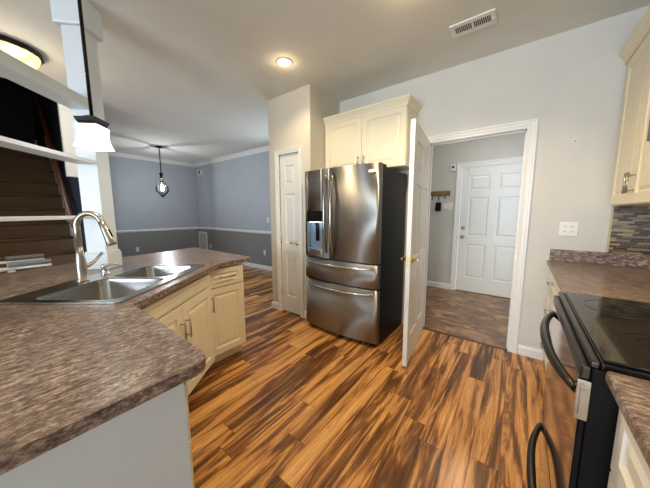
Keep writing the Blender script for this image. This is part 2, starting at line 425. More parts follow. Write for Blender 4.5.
# trim: baseboards, crown, chair rail
BASE = [(0,0),(.016,0),(.016,.07),(.010,.088),(0,.092)]
def base(name, path): struct(name, MB().sweep(BASE, path), M['trim'])
base('baseboard_back', [(XB+.077, 0), (.252, 0)][::1])
base('baseboard_pantry', [(PX0, .94), (PX0, PY), (-2.562, PY)][::1])
base('baseboard_pantry_right', [(-2.092, PY), (PX1, PY), (PX1, -.05)])
base('baseboard_dining_back', [(-7.744, .946), (-2.70, .946)])
base('baseboard_left', [(-7.76, -2.19), (-7.76, .93)])
base('baseboard_entry', [(-1.87, 1.841), (-.892, 1.841)])
CR = [(0,H),(.085,H),(.080,H-.012),(.050,H-.030),(.022,H-.072),(.012,H-.085),(0,H-.085)]
struct('trim_1', MB().sweep(CR, [(-7.76, -2.19), (-7.76, .946), (-2.69, .946)]), M['trim'])
RAIL = [(0,.84),(.012,.845),(.022,.866),(.022,.884),(.010,.90),(0,.905)]
struct('trim_2', MB().sweep(RAIL, [(-7.76, -2.19), (-7.76, .946), (-2.69, .946)]), M['trim'])

def casing(name, x0, x1, z1, y, wd, sg=-1):      # door casing, mitred profile standing off the wall towards -y
    prof = [(0, 0), (0, .010), (-wd*.12, .013), (-wd*.30, .011), (-wd*.42, .016), (-wd*.68, .016), (-wd*.80, .021), (-wd, .021), (-wd, 0)]
    m = MB().sweep(prof, [(x0, 0), (x0, z1), (x1, z1), (x1, 0)])
    for v in m.bm.verts: v.co = Vector((v.co.x, y - .0003 - v.co.z, v.co.y))
    return m
struct('trim_3', casing('c', XA, XB, 2.045, 0, .07), M['trim'])
jm = MB(); jm.box(XA-.02, XA, 0, .12, 0, 2.045); jm.box(XB, XB+.02, 0, .12, 0, 2.045); jm.box(XA-.02, XB+.02, 0, .12, 2.045, 2.065)
jm.box(XA, XA+.011, .045, .08, 0, 2.045); jm.box(XB-.011, XB, .045, .08, 0, 2.045); jm.box(XA, XB, .045, .08, 2.034, 2.045)
o = struct('trim_4', jm, M['trim']); struct('strike_plate', MB().box(XB-.002, XB+.001, .008, .036, .885, .945), M['brass'], o)
struct('trim_5', casing('c', -2.497, -2.157, 2.045, PY, .06), M['trim'])
struct('trim_6', casing('c', -.812, .093, 2.045, 1.841, .075), M['trim'])

# ------------------------------------------------------------------ doors
def six_panels(w, h):
    st, mid = .105*w/.8, .10*w/.8; pw = (w-2*st-mid)/2
    out = []
    for a in (st, st+pw+mid):
        for z0, z1 in ((.235, .80), (.93, 1.555), (1.67, 1.90)): out.append((a, a+pw, z0*h/2.03, z1*h/2.03))
    return out
def lever(parent, x, z, yf, sgn, side, mat, name='handle'):   # yf face plane, sgn -1 towards -y; side: lever direction in x
    m = MB()
    m.lathe([(.0,0),(.031,0),(.031,sgn*.006),(.024,sgn*.012),(.012,sgn*.014),(.011,sgn*.045),(0,sgn*.046)], (x, yf, z), 20, 'y')
    y = yf+sgn*.045
    m.tube([(x-side*.01, y, z), (x+side*.03, y, z+.002), (x+side*.07, y-sgn*.004, z-.004), (x+side*.105, y-sgn*.010, z+.003)], [.010, .010, .008, .006], 10)
    return obj(name, m, mat, parent)
# open door between kitchen and foyer: local x along the leaf from the hinge, visible face is local -y
ANG = -1.440
d1 = struct_root('door_1', (XA+.004, -.030, 0), ANG, 'white six-panel interior door standing open beside the refrigerator, brass lever')
W1 = .845
p6 = six_panels(W1, 2.03)
# after rotating by ANG, local +y is towards +x (the room side the camera sees)
m = MB().panelled(0, W1, .012, 2.035, -.0175, .035, [(a,b,c+.012,d+.005) for a,b,c,d in p6], both=True)
obj('slab', m, M['door'], d1)
lever(d1, W1-.065, .935, .0175, 1, -1, M['brass']); lever(d1, W1-.065, .935, -.0175, -1, -1, M['brass'])
obj('latch_plate', MB().box(W1-.0005, W1+.0015, -.012, .012, .90, .97), M['brass'], d1)
for hz in (.25, 1.05, 1.82): obj('hinge', MB().cyl((-.004, -.016, hz-.045), (-.004, -.016, hz+.045), .006), M['brass'], d1)
# front door
d2 = struct_root('door_2', (-.810, 1.852, 0), 0, 'white six-panel front door closed at the far end of the entry')
obj('slab', MB().panelled(.002, .900, .012, 2.04, 0, .045, [(a,b,c+.012,d+.005) for a,b,c,d in six_panels(.90, 2.03)]), M['door'], d2)
obj('threshold', MB().box(.0, .903, -.03, .06, 0, .011), M['board_wood'], d2)
k = MB().lathe([(0,0),(.030,0),(.030,-.006),(.014,-.012),(.012,-.032),(.026,-.042),(.029,-.055),(.020,-.066),(0,-.068)], (.062, 0, .925), 22, 'y'); obj('doorknob', k, M['nickel'], d2)
k = MB().lathe([(0,0),(.029,0),(.029,-.010),(.022,-.016),(0,-.017)], (.062, 0, 1.07), 22, 'y'); k.box(.057,.067,-.030,-.015,1.055,1.085); obj('deadbolt', k, M['nickel'], d2)
obj('alarm_contact', MB().box(.105, .125, -.016, 0, 1.955, 2.03), M['plastic_white'], d2)
# pantry door
d3 = struct_root('door_3', (-2.495, PY+.012, 0), 0, 'narrow white pantry door closed beside the refrigerator, brass lever')
PW = .336
obj('slab', MB().panelled(0, PW, .012, 2.04, 0, .035, [(.085, PW-.085, a, b) for a, b in ((.23, .80), (.94, 1.56), (1.68, 1.91))]), M['door'], d3)
lever(d3, PW-.055, .945, 0, -1, -1, M['brass'])
for hz in (.30, .98, 1.80): obj('hinge', MB().cyl((-.001, -.008, hz-.05), (-.001, -.008, hz+.05), .007), M['brass'], d3)

# ------------------------------------------------------------------ cabinets (local: x width, front faces -y, z up)
def bar_pull(parent, x, y, z, L, vertical, mat):
    m = MB(); h = L/2; a = (0,0,1) if vertical else (1,0,0); off = .030
    P = lambda s, dy: (x+a[0]*s, y+dy, z+a[2]*s)
    m.cyl(P(-h, -off), P(h, -off), .0055, n=12)
    for s in (-h*.72, h*.72): m.cyl(P(s, .001), P(s, -off), .0042, n=10)
    return obj('handle', m, mat, parent)
RG = ((0,0),(.004,.006),(.010,.010),(.018,.010),(.036,.003))
def front(parent, name, x0, x1, z0, z1, y, mat, fr=.055):
    fr_z = min(fr, (z1-z0)*.26)
    return obj(name, MB().panelled(x0, x1, z0, z1, y-.02, .0195, [(x0+fr, x1-fr, z0+fr_z, z1-fr_z)], rings=RG), mat, parent)
def crown(parent, x0, x1, yb, yf, z0, z1, mat, left=True, right=True):
    d = .042; h = z1-z0
    prof = [(0,z0),(.008,z0),(.010,z0+h*.25),(.020,z0+h*.45),(.034,z0+h*.70),(d,z0+h*.78),(d,z1),(0,z1)]
    path = ([(x0, yb)] if left else []) + [(x0, yf), (x1, yf)] + ([(x1, yb)] if right else [])
    return obj('crown_molding', MB().sweep(prof, path), mat, parent)

# cabinet above the refrigerator
c1 = thing('wall_cabinet', 'cream two-door cabinet with crown molding mounted above the refrigerator', 'cabinet', (-1.466, -.002, 1.795), 0)
b = MB().box(-.504, .504, -.30, 0, 0, .60); obj('body', b, M['cab'], c1, .002)
dl = front(c1, 'door', -.500, .002, .004, .575, -.301, M['cab']); dr = front(c1, 'door', .006, .500, .004, .575, -.301, M['cab'])
bar_pull(dl, -.030, -.321, .105, .10, True, M['nickel']); bar_pull(dr, .038, -.321, .105, .10, True, M['nickel'])
crown(c1, -.504, .504, -.001, -.321, .572, .652, M['cab'], left=False)

# upper cabinet on the right wall (faces -x)
c2 = thing('wall_cabinet', 'cream two-door upper cabinet with crown molding on the right wall above the mosaic splash', 'cabinet', (.858, -.515, 1.372), -PI/2)
obj('body', MB().box(-.505, .503, -.309, 0, 0, 1.05), M['cab'], c2, .002)
# local x -> world -y ; local x=-.5 is the far end by the back wall
dl = front(c2, 'door', -.470, -.002, .006, 1.01, -.310, M['cab'], .06); dr = front(c2, 'door', .002, .470, .006, 1.01, -.310, M['cab'], .06)
bar_pull(dl, -.028, -.330, .13, .125, True, M['nickel']); bar_pull(dr, .028, -.330, .13, .125, True, M['nickel'])
crown(c2, -.513, .503, -.001, -.330, 1.015, 1.098, M['cab'], left=False)

# base cabinets on the right wall, front plane x = .24
def base_cab(name, label, loc, rz, w, depth, mat, group=None):
    t = thing(name, label, 'cabinet', loc, rz, group)
    b = MB(); b.box(-w/2, w/2, -depth+.021, 0, .10, .8805); b.box(-w/2+.002, w/2-.002, -depth+.085, -.01, 0, .10); obj('body', b, mat, t, .0015)
    return t
yF = .62
c = base_cab('base_cabinet', 'cream three-drawer base cabinet against the back wall beyond the black range', (.856, -.305, 0), -PI/2, .598, yF, M['cab_right'])
for z0, z1 in ((.685, .855), (.41, .675), (.115, .40)):
    f = front(c, 'drawer', -.285, .285, z0, z1, -yF+.02, M['cab_right'], .05); bar_pull(f, 0, -yF, (z0+z1)/2, .11, False, M['nickel'])
c = base_cab('base_cabinet', 'cream base cabinet with drawer and door on the far side of the black range', (.856, -.893, 0), -PI/2, .572, yF, M['cab_right'])
f = front(c, 'drawer', -.272, .272, .685, .855, -yF+.02, M['cab_right'], .05); bar_pull(f, 0, -yF, .77, .11, False, M['nickel'])
f = front(c, 'door', -.272, .272, .115, .675, -yF+.02, M['cab_right']); bar_pull(f, .235, -yF, .58, .12, True, M['nickel'])
c = base_cab('base_cabinet', 'white base cabinet with drawer in the near right corner, in front of the range', (.856, -2.330, 0), -PI/2, .72, yF, M['cab_right'])
f = front(c, 'drawer', -.345, .345, .655, .855, -yF+.02, M['cab_right'], .05); bar_pull(f, -.09, -yF, .735, .11, False, M['nickel'])
f = front(c, 'door', -.345, -.002, .115, .645, -yF+.02, M['cab_right']); bar_pull(f, -.04, -yF, .56, .12, True, M['nickel'])
f = front(c, 'door', .002, .345, .115, .645, -yF+.02, M['cab_right']); bar_pull(f, .04, -yF, .56, .12, True, M['nickel'])

# right counters
ct = thing('countertop', 'brown mottled laminate countertop beyond the range with short backsplash against the wall', 'countertop', (0, 0, 0))
obj('top', MB().box(.207, .859, -1.186, -.0015, .882, .915), M['counter_right'], ct, .009, 3)
m = MB().box(.222, .859, -.0205, -.0015, .9145, 1.012); obj('backsplash', m, M['counter_right'], ct, .003)
obj('backsplash', MB().box(.840, .859, -1.186, -.021, .9145, 1.012), M['counter_right'], ct, .003)
ct2 = thing('countertop', 'brown mottled laminate countertop at the right edge, on the near side of the range', 'countertop', (0, 0, 0))
obj('top', MB().box(.207, .859, -2.70, -1.968, .882, .915), M['counter_right'], ct2, .009, 3)
obj('backsplash', MB().box(.840, .859, -2.70, -1.968, .9145, 1.012), M['counter_right'], ct2, .003)
# mosaic splash on the back and right walls between counter splash and upper cabinet
mo = MB().box(.562, .859, -.009, -.0015, 1.0125, 1.371); mo.box(.850, .859, -1.0, -.009, 1.0125, 1.371)
mo.box(.850, .859, -2.7, -1.0, 1.0125, 1.371)
struct('wall_tile_splash', mo, M['mosaic'])
struct('trim_7', MB().box(.550, .562, -.011, -.0015, 1.0125, 1.371), plain('tan_edge_trim', srgb(196, 180, 146), .4))

# ------------------------------------------------------------------ electric range (faces -x)
ry0, ry1 = -1.964, -1.189
rg = thing('range', 'black glass-top electric range with curved dark handles between the right countertops', 'stove', (.50, (ry0+ry1)/2, 0), -PI/2)
hw = (ry1-ry0)/2     # local x half width; local y = world x - .5 ; front at world .17 -> local -.33
obj('body', MB().box(-hw, hw, -.315, .345, .03, .905), M['black_matte'], rg, .004)
obj('cooktop_frame', MB().box(-hw, hw, -.300, .345, .9055, .925), M['black_gloss'], rg, .004, 3)
obj('front_rim', MB().box(-hw, hw, -.320, -.3005, .9055, .925), M['range_trim'], rg, .005, 3)
obj('cooktop_glass', MB().box(-hw+.012, hw-.012, -.296, .30, .9255, .932), M['black_glass'], rg, .003)
for cx_, cy_, r_ in ((-.19, -.14, .115), (.19, -.14, .095), (-.19, .15, .08), (.19, .15, .10)):
    m = MB(); n = 48
    for rr in (r_, r_*.62):
        a = [(cx_+rr*math.cos(2*PI*k/n), cy_+rr*math.sin(2*PI*k/n), .9324) for k in range(n)]
        m.tube(a+[a[0]], .0009, 4, caps=False)
    obj('burner_ring', m, M['range_trim'], rg)
od = obj('oven_door', MB().box(-hw+.004, hw-.004, -.330, -.3155, .285, .86), M['black_matte'], rg, .003)
obj('door_panel', MB().box(-hw+.006, hw-.006, -.334, -.3302, .287, .858), M['range_door'], od, .001)
obj('control_strip', MB().box(-hw+.004, hw-.004, -.336, -.3155, .865, .904), M['range_trim'], rg, .004)
dw = obj('drawer', MB().box(-hw+.004, hw-.004, -.330, -.3155, .045, .275), M['black_matte'], rg, .003)
obj('drawer_panel', MB().box(-hw+.006, hw-.006, -.334, -.3302, .047, .273), M['range_door'], dw, .001)
def bow(z, out, zdrop=0):
    pts = []; n = 22
    for i in range(n+1):
        s = i/n; x = -hw+.035+(2*hw-.07)*s; e = (1-abs(2*s-1)**2.6)
        pts.append((x, -.335-out*e, z+zdrop*e))
    return MB().tube(pts, [.0125+.0045*(1-abs(2*i/n-1)) for i in range(n+1)], 12)
obj('door_handle', bow(.815, .048), M['range_trim'], rg)
obj('drawer_handle', bow(.190, .048), M['range_trim'], dw)
# chrome end cap of the control strip on the near side of the range (local +x is world -y)
m = MB().box(hw+.0005, hw+.009, -.343, -.315, .752, .868); m.box(hw+.009, hw+.012, -.336, -.322, .768, .852); obj('end_cap', m, M['chrome'], rg, .002, label='chrome end cap')
obj('foot', MB().box(-hw+.02, hw-.02, -.29, .33, 0, .0295), M['black_matte'], rg)

# unseen hood added over the range to hold a warm fill lamp
hd = thing('added_hood', 'unseen black hood added to hold a warm fill lamp over the range, beyond the right edge', 'range hood', (.858, (ry0+ry1)/2, 1.60), -PI/2)
obj('canopy', MB().box(-.378, .378, -.46, 0, .02, .14), M['black_gloss'], hd, .006); obj('lens', MB().box(-.12, .12, -.40, -.32, .012, .0195), M['can_lamp'], hd)
spot('added_hood_lamp', (.498, (ry0+ry1)/2, 1.605), 9, (1, .64, .32), 2.8, .05)

# ------------------------------------------------------------------ refrigerator
FX0, FX1, FG = -1.930, -1.030, -1.562
rf = thing('refrigerator', 'dark stainless french-door refrigerator with two bottom freezer drawers', 'refrigerator', (-1.48, -.40, 0))
L = lambda x: x+1.48          # local x ; local y = world y + .40
def fy(x): return (-.742 - .040*(1-((x+1.48)/.45)**2)) + .40
BK = -.690+.40
def slab(mb, x0, x1, z0, z1, n=14, r=.006):
    xs = [x0+(x1-x0)*i/n for i in range(n+1)]
    a = [[mb.bm.verts.new((L(x), fy(x), z)) for z in (z0, z1)] for x in xs]
    bk = [[mb.bm.verts.new((L(x), BK, z)) for z in (z0, z1)] for x in xs]
    for i in range(n):
        f = mb.bm.faces.new((a[i][0], a[i+1][0], a[i+1][1], a[i][1])); f.smooth = True
        mb.bm.faces.new((bk[i][1], bk[i+1][1], bk[i+1][0], bk[i][0]))
        mb.bm.faces.new((a[i][1], a[i+1][1], bk[i+1][1], bk[i][1])); mb.bm.faces.new((bk[i][0], bk[i+1][0], a[i+1][0], a[i][0]))
    mb.bm.faces.new((a[0][0], a[0][1], bk[0][1], bk[0][0])); mb.bm.faces.new((bk[n][0], bk[n][1], a[n][1], a[n][0]))
    return mb
b = MB().box(L(FX0)+.005, L(FX1)-.005, -.675+.40, -.06+.40, .03, 1.745); b.box(L(FX0)+.02, L(FX1)-.02, -.60+.40, -.10+.40, 0, .03); obj('body', b, M['fridge_side'], rf, .004)
obj('hinge_cover', MB().box(L(FX1)-.11, L(FX1)-.012, -.72+.40, -.58+.40, 1.7455, 1.775), M['black_matte'], rf, .006)
obj('hinge_cover', MB().box(L(FX0)+.012, L(FX0)+.11, -.72+.40, -.58+.40, 1.7455, 1.775), M['black_matte'], rf, .006)
ZT0, ZT1 = .842, 1.772
DX0, DX1, DZ0, DZ1 = -1.893, -1.668, .925, 1.345
m = MB(); slab(m, FX0, DX0, ZT0, ZT1, 3); slab(m, DX1, FG-.003, ZT0, ZT1, 5); slab(m, DX0, DX1, ZT0, DZ0, 8); slab(m, DX0, DX1, DZ1, ZT1, 8)
ld = obj('door', m, M['dark_ss'], rf, weld=False)
rd = obj('door', slab(MB(), FG+.003, FX1, ZT0, ZT1, 16), M['dark_ss'], rf)
f1 = obj('freezer_drawer', slab(MB(), FX0, FX1, .598, .828, 20), M['dark_ss'], rf)
f2 = obj('freezer_drawer', slab(MB(), FX0, FX1, .048, .582, 20), M['dark_ss'], rf)
obj('toe_grille', MB().box(L(FX0)+.02, L(FX1)-.02, -.70+.40, -.6755+.40, .012, .044), M['black_matte'], rf)
m = MB(); fyd = -.752+.40
m.box(L(DX0), L(DX1), BK-.012, BK-.002, DZ0, DZ1-.12); m.box(L(DX0), L(DX0)+.006, BK-.012, fyd, DZ0, DZ1-.12); m.box(L(DX1)-.006, L(DX1), BK-.012, fyd, DZ0, DZ1-.12); m.box(L(DX0), L(DX1), BK-.012, fyd-.004, DZ0, DZ0+.012)
dc = obj('dispenser', m, M['disp_plastic'], ld)
obj('control_panel', MB().box(L(DX0)+.002, L(DX1)-.002, fyd-.006, BK-.005, DZ1-.119, DZ1-.001), M['black_gloss'], dc)
obj('dispenser_lamp', MB().box(L(DX0)+.02, L(DX1)-.02, fyd+.012, fyd+.030, DZ1-.126, DZ1-.120), M['disp_led'], dc)
m = MB(); cxx = L(-1.78); m.cyl((cxx, fyd+.022, DZ1-.125), (cxx, fyd+.022, DZ1-.165), .014); m.box(cxx-.022, cxx+.022, fyd+.034, fyd+.040, DZ0+.09, DZ1-.15); obj('spout', m, M['black_matte'], dc)
def vhandle(x, s):
    pts = []; n = 20
    for i in range(n+1):
        q = i/n; z = .905+(1.715-.905)*q; e = 1-abs(2*q-1)**3
        pts.append((L(x)+s*.006*(1-e), fy(x)-.006-.045*e, z))
    return MB().tube(pts, [.011+.006*(1-abs(2*i/n-1)) for i in range(n+1)], 12)
obj('handle', vhandle(FG-.042, 0), M['dark_bar'], ld); obj('handle', vhandle(FG+.042, 0), M['dark_bar'], rd)
def hhandle(z):
    pts = []; n = 24
    for i in range(n+1):
        q = i/n; x = FX0+.05+(.80)*q; e = 1-abs(2*q-1)**4
        pts.append((L(x), fy(x)-.004-.038*e, z-.008*e))
    return MB().tube(pts, [.009+.005*(1-abs(2*i/n-1)) for i in range(n+1)], 12)
obj('handle', hhandle(.793), M['chrome'], f1); obj('handle', hhandle(.540), M['chrome'], f2)
xb = -1.105
obj('badge', MB().box(L(xb)-.042, L(xb)+.042, fy(xb)-.005, fy(xb)+.005, 1.688, 1.716), M['plastic_white'], rd, .001)

# ------------------------------------------------------------------ left peninsula: cabinets
# near run: white end panel facing the camera side
t = thing('base_cabinet', 'white-sided base cabinet run under the near left countertop', 'cabinet', (0, 0, 0))
obj('end_panel', MB().box(-.697, -.679, -3.30, -2.643, 0, .8805), M['cab_white'], t, .002, label='smooth white end panel')
b = MB().box(-1.33, -.698, -3.22, -2.647, .10, .8805); b.box(-1.33, -.70, -3.20, -2.70, 0, .10); obj('body', b, M['cab'], t, .002)
for x0, x1 in ((-1.30, -1.005), (-1.001, -.705)):
    # fronts face +y
    mm = MB().panelled(-x1, -x0, .115, .675, -.02, .0195, [(-x1+.055, -x0-.055, .17, .62)], rings=RG).rot(Matrix.Translation((0, -2.647, 0)) @ Matrix.Rotation(PI, 4, 'Z')); d = obj('door', mm, M['cab'], t)
    mm = MB().panelled(-x1, -x0, .685, .855, -.02, .0195, [(-x1+.05, -x0-.05, .73, .81)], rings=RG).rot(Matrix.Translation((0, -2.647, 0)) @ Matrix.Rotation(PI, 4, 'Z')); d = obj('drawer', mm, M['cab'], t)
# diagonal sink cabinet
MX, MY = -1.651, -2.1875; RZ = math.atan2(.608, .794)+PI/2
# local frame: x = -s (front faces -y, so local x runs opposite to s), y = n
t = thing('base_cabinet', 'cream diagonal sink base cabinet with false drawer front and two doors', 'cabinet', (MX, MY, 0), RZ)
SGN = 1 if math.cos(RZ)*(-.608)+math.sin(RZ)*.794 > 0 else -1    # +1 when local x runs along s
fyc = .035
b = MB(); b.box(-.435, .425, fyc+.02, fyc+.034, .10, .8805); b.box(-.435, -.420, fyc+.034, fyc+.50, .10, .8805); b.box(.410, .425, fyc+.034, fyc+.50, .10, .8805)
b.box(-.435, .425, fyc+.034, fyc+.50, .10, .118); b.box(-.43, .42, fyc+.10, fyc+.45, 0, .0999); obj('body', b, M['cab'], t)
front(t, 'drawer_front', -.405, .395, .762, .852, fyc+.0195, M['cab'], .05)
a = front(t, 'door', -.405, -.022, .125, .742, fyc+.0195, M['cab'], .06); bb = front(t, 'door', -.018, .395, .125, .742, fyc+.0195, M['cab'], .06)
bar_pull(a, -.050, fyc, .585, .135, True, M['nickel']); bar_pull(bb, .012, fyc, .585, .135, True, M['nickel'])
# end cabinet of the far leg, faces +x
t = base_cab('base_cabinet', 'cream base cabinet with one drawer and one door at the far end of the peninsula', (-2.585, -1.719, 0), PI/2, .368, .60, M['cab'])
f = front(t, 'drawer', -.172, .172, .708, .858, -.58, M['cab'], .045); bar_pull(f, 0, -.60, .785, .145, False, M['nickel'])
f = front(t, 'door', -.172, .172, .115, .698, -.58, M['cab'], .055); bar_pull(f, -.137, -.60, .575, .13, True, M['nickel'])
# low back panel that carries the wide bar top
struct('wall_peninsula', MB().prism([(-2.60, -3.36), (-2.70, -3.36), (-2.86, -2.55), (-2.88, -1.50), (-2.59, -1.50), (-2.59, -1.54), (-2.80, -1.56), (-2.78, -2.55)], 0, .8805), M['cab_white'])

# countertop with the sink cut-out
def S(s, n): return (MX-.608*s-.794*n, MY+.794*s-.608*n)
def arc(cx_, cy_, r, a0, a1, n=6): return [(cx_+r*math.cos(math.radians(a0+(a1-a0)*k/n)), cy_+r*math.sin(math.radians(a0+(a1-a0)*k/n))) for k in range(n+1)]
out = [(-.676, -3.40)] + arc(-.728, -2.617, .052, 0, 90) + [(-1.373, -2.552), (-1.929, -1.825), (-1.962, -1.70), (-1.972, -1.48)] + [(-2.00, -1.452), (-3.08, -1.425), (-3.10, -1.45), (-2.96, -2.04), (-2.94, -2.52), (-2.80, -2.90), (-2.62, -3.40)]
hole = [S(s, n) for s, n in ((-.435, .09), (.385, .09), (.385, .53), (-.435, .53))]
ct3 = tag(obj('countertop', MB().plate([out, hole], .881, .915), M['counter'], None, .006, 3), 'large angled brown laminate peninsula countertop around the double sink', 'countertop')

# sink: local x = s (sign aware), y = n
t = thing('sink', 'stainless steel double-bowl drop-in sink set diagonally in the peninsula counter', 'sink', (MX, MY, .9155), RZ)
bl = rrect(-.420, -.022, .112, .512, .05); br_ = rrect(.018, .368, .125, .495, .05)
rim = rrect(-.458, .41, .066, .652, .03)
obj('rim', MB().plate([rim, bl, br_], 0, .007), M['ss'], t, .0025)
def bowl(x0, x1, y0, y1, depth):
    m = MB(); rings = []
    for ins, z, r in ((-.001, .0065, .05), (.004, -.02, .048), (.014, -depth+.03, .05), (.035, -depth+.004, .05), (.06, -depth, .045)):
        rings.append([m.bm.verts.new((x, y, z)) for x, y in rrect(x0+ins, x1-ins, y0+ins, y1-ins, r)])
    for A, B in zip(rings, rings[1:]):
        for i in range(len(A)):
            f = m.bm.faces.new((A[i], A[(i+1) % len(A)], B[(i+1) % len(A)], B[i])); f.smooth = True
    m.bm.faces.new(rings[-1]); return m
for x0, x1, y0, y1 in ((-.420, -.022, .112, .512), (.018, .368, .125, .495)):
    bo = obj('bowl', bowl(x0, x1, y0, y1, .03+.125), M['ss'], t)
    obj('drain', MB().lathe([(0,0),(.045,0),(.045,.003),(.034,.004),(.030,-.001),(0,-.001)], ((x0+x1)/2, (y0+y1)/2, -.1545), 24), M['chrome'], bo)

# faucet on the sink deck
t = thing('faucet', 'tall brushed nickel gooseneck faucet with pull-down spray head at the sink', 'faucet', (*S(-.075, .585), .9226), RZ)
# local: -y points to the front of the sink
m = MB().lathe([(0,0),(.031,0),(.031,.005),(.025,.012),(.026,.07),(.0245,.11),(.020,.15),(.0168,.205),(0,.206)], (0,0,0), 28)
obj('body', m, M['nickel'], t)
pts = [(0,0,.19), (0,0,.31)]; R = .077
for k in range(0, 15):
    a = math.radians(180 - 166*k/14); pts.append((0, -R-R*math.cos(a), .325+R*math.sin(a)))
obj('spout', MB().tube(pts, .0165, 16), M['nickel'], t)
e = Vector(pts[-1]); d = (e-Vector(pts[-2])).normalized()
sh = obj('spray_head', MB().tube([e-d*.01, e+d*.03, e+d*.085, e+d*.125, e+d*.135], [.017, .019, .022, .026, .022], 16), M['nickel'], t)
q = e+d*.045; obj('button', MB().tube([q+Vector((0,-.017,.006)), q+d*.045+Vector((0,-.020,.006))], .006, 8), M['black_matte'], sh)
LX = 1
obj('lever', MB().tube([(LX*.02,0,.080), (LX*.055,0,.086), (LX*.09,-.005,.104), (LX*.14,-.01,.146)], [.013,.012,.009,.009], 12), M['nickel'], t)
# soap dispenser
t = thing('soap_dispenser', 'small chrome soap dispenser pump on the sink deck beside the faucet', 'soap dispenser', (*S(.085, .585), .9226), RZ)
obj('base', MB().lathe([(0,0),(.024,0),(.022,.008),(.017,.014),(.017,.045),(.020,.05),(.020,.064),(.012,.070),(0,.07)], (0,0,0), 20), M['chrome'], t)
obj('nozzle', MB().tube([(0,0,.062), (.02,-.03,.064), (.03,-.062,.062), (.031,-.068,.055)], [.008,.007,.006,.005], 10), M['chrome'], t)

# ------------------------------------------------------------------ pillar and shelves on the peninsula (turned 45 degrees)
t = thing('pillar', 'white square pillar with wide capital rising from the peninsula counter to the ceiling', 'pillar', (-2.500, -2.407, .9156), PI/4)
hp = .065
obj('shaft', MB().box(-hp, hp, -hp, hp, 0, H-.9166), M['pillar'], t, .003)
m = MB().box(-hp-.014, hp+.014, -hp-.014, hp+.014, 0, .115); m.box(-hp-.009, hp+.009, -hp-.009, hp+.009, .115, .130); obj('base_molding', m, M['pillar'], t, .004)
m = MB().box(-hp-.028, hp+.028, -hp-.028, hp+.028, 1.640, H-.9166); obj('capital', m, M['pillar'], t, .008)
cxp, cyp = -2.500, -2.407
def shelf(name, z0, z1, lab):
    # runs from the pillar's lower-left face along (0.707, -0.707)
    t = tag(obj(name, MB().box(-.94, -.0005, -.062, .062, 0, z1-z0), M['pillar'], None, .003), lab, 'shelf', 'open shelves beside the pillar')
    t.location = (cxp+.7071*hp, cyp-.7071*hp, z0); t.rotation_euler = (0, 0, math.radians(135)); return t
shelf('shelf', 2.030, 2.098, 'white board shelf joining the pillar near the ceiling, topmost of three')
shelf('shelf', 1.666, 1.690, 'thin white board shelf joining the pillar at lampshade height, middle of three')
shelf('shelf', 1.287, 1.309, 'thin white board shelf behind the faucet, lowest of three')
# the second pillar that carries the other ends
t2 = thing('pillar', 'second white square pillar carrying the near ends of the three shelves', 'pillar', (cxp+.7071*(2*hp+.942), cyp-.7071*(2*hp+.942), .9156), PI/4)
obj('shaft', MB().box(-hp, hp, -hp, hp, 0, H-.9166), M['pillar'], t2, .003)

# pendant over the sink
PLX, PLY = -1.956, -2.505
t = thing('pendant_light', 'lit white square-shaded pendant light on a dark rod over the sink', 'pendant light', (PLX, PLY, 0), PI/4)
obj('rod', MB().cyl((0,0,1.865), (0,0,H-.02), .0085, n=12), M['bronze'], t)
obj('canopy', MB().box(-.06, .06, -.06, .06, H-.02, H-.001), M['bronze'], t, .004)
def sq_rings(levels):
    m = MB(); rr = []
    for h_, z in levels: rr.append([m.bm.verts.new((x*h_, y*h_, z)) for x, y in ((-1,-1),(1,-1),(1,1),(-1,1))])
    for A, B in zip(rr, rr[1:]):
        for i in range(4): m.bm.faces.new((A[i], A[(i+1)%4], B[(i+1)%4], B[i]))
    m.bm.faces.new(rr[0][::-1]); m.bm.faces.new(rr[-1]); return m
obj('cap', sq_rings([(.040, 1.812), (.046, 1.822), (.050, 1.828), (.056, 1.846), (.030, 1.856), (.012, 1.868)]), M['bronze'], t)
obj('shade', sq_rings([(.065, 1.690), (.064, 1.692), (.055, 1.718), (.049, 1.755), (.050, 1.785), (.054, 1.803), (.050, 1.811)]), M['shade'], t)
point('pendant_bulb_light', (PLX, PLY, 1.64), 1.0, (1, .96, .90), .05)

# dining pendant
t = thing('pendant_light', 'lit dark-metal urn lantern pendant with clear glass hanging in the dining room', 'pendant light', (-6.308, -.515, 0))
obj('canopy', MB().lathe([(0,H-.03),(.03,H-.03),(.065,H-.012),(.068,H-.001),(0,H-.001)]), M['bronze'], t)
obj('rod', MB().cyl((0,0,2.19), (0,0,H-.03), .010), M['bronze'], t)
m = MB().lathe([(0,2.195),(.028,2.195),(.034,2.175),(.045,2.165),(.028,2.15),(.024,2.10),(.036,2.085),(.018,2.07),(0,2.065)])
for k in range(4):
    a = PI/2*k+.4; c_, s_ = math.cos(a), math.sin(a)
    m.tube([(r*c_, r*s_, z) for r, z in ((.022,2.10),(.045,2.03),(.10,1.94),(.135,1.86),(.135,1.80),(.10,1.745),(.045,1.715),(.02,1.71))], .006, 8)
obj('frame', m, M['bronze'], t)
obj('finial', MB().lathe([(0,1.655),(.012,1.665),(.022,1.685),(.05,1.70),(.055,1.712),(.02,1.722),(0,1.724)]), M['bronze'], t)
obj('glass', MB().lathe([(.03,2.02),(.06,1.985),(.105,1.92),(.125,1.85),(.122,1.80),(.09,1.75),(.04,1.728),(.03,1.726)]), M['clear'], t)
obj('bulb', MB().lathe([(0,1.81),(.02,1.815),(.036,1.835),(.038,1.86),(.026,1.89),(.012,1.91),(0,1.912)]), M['bulb'], t)
obj('socket', MB().cyl((0,0,1.724), (0,0,1.808), .014), M['bronze'], t)
point('dining_pendant_light', (-6.308, -.515, 1.93), 16, (.93, .97, 1), .012)

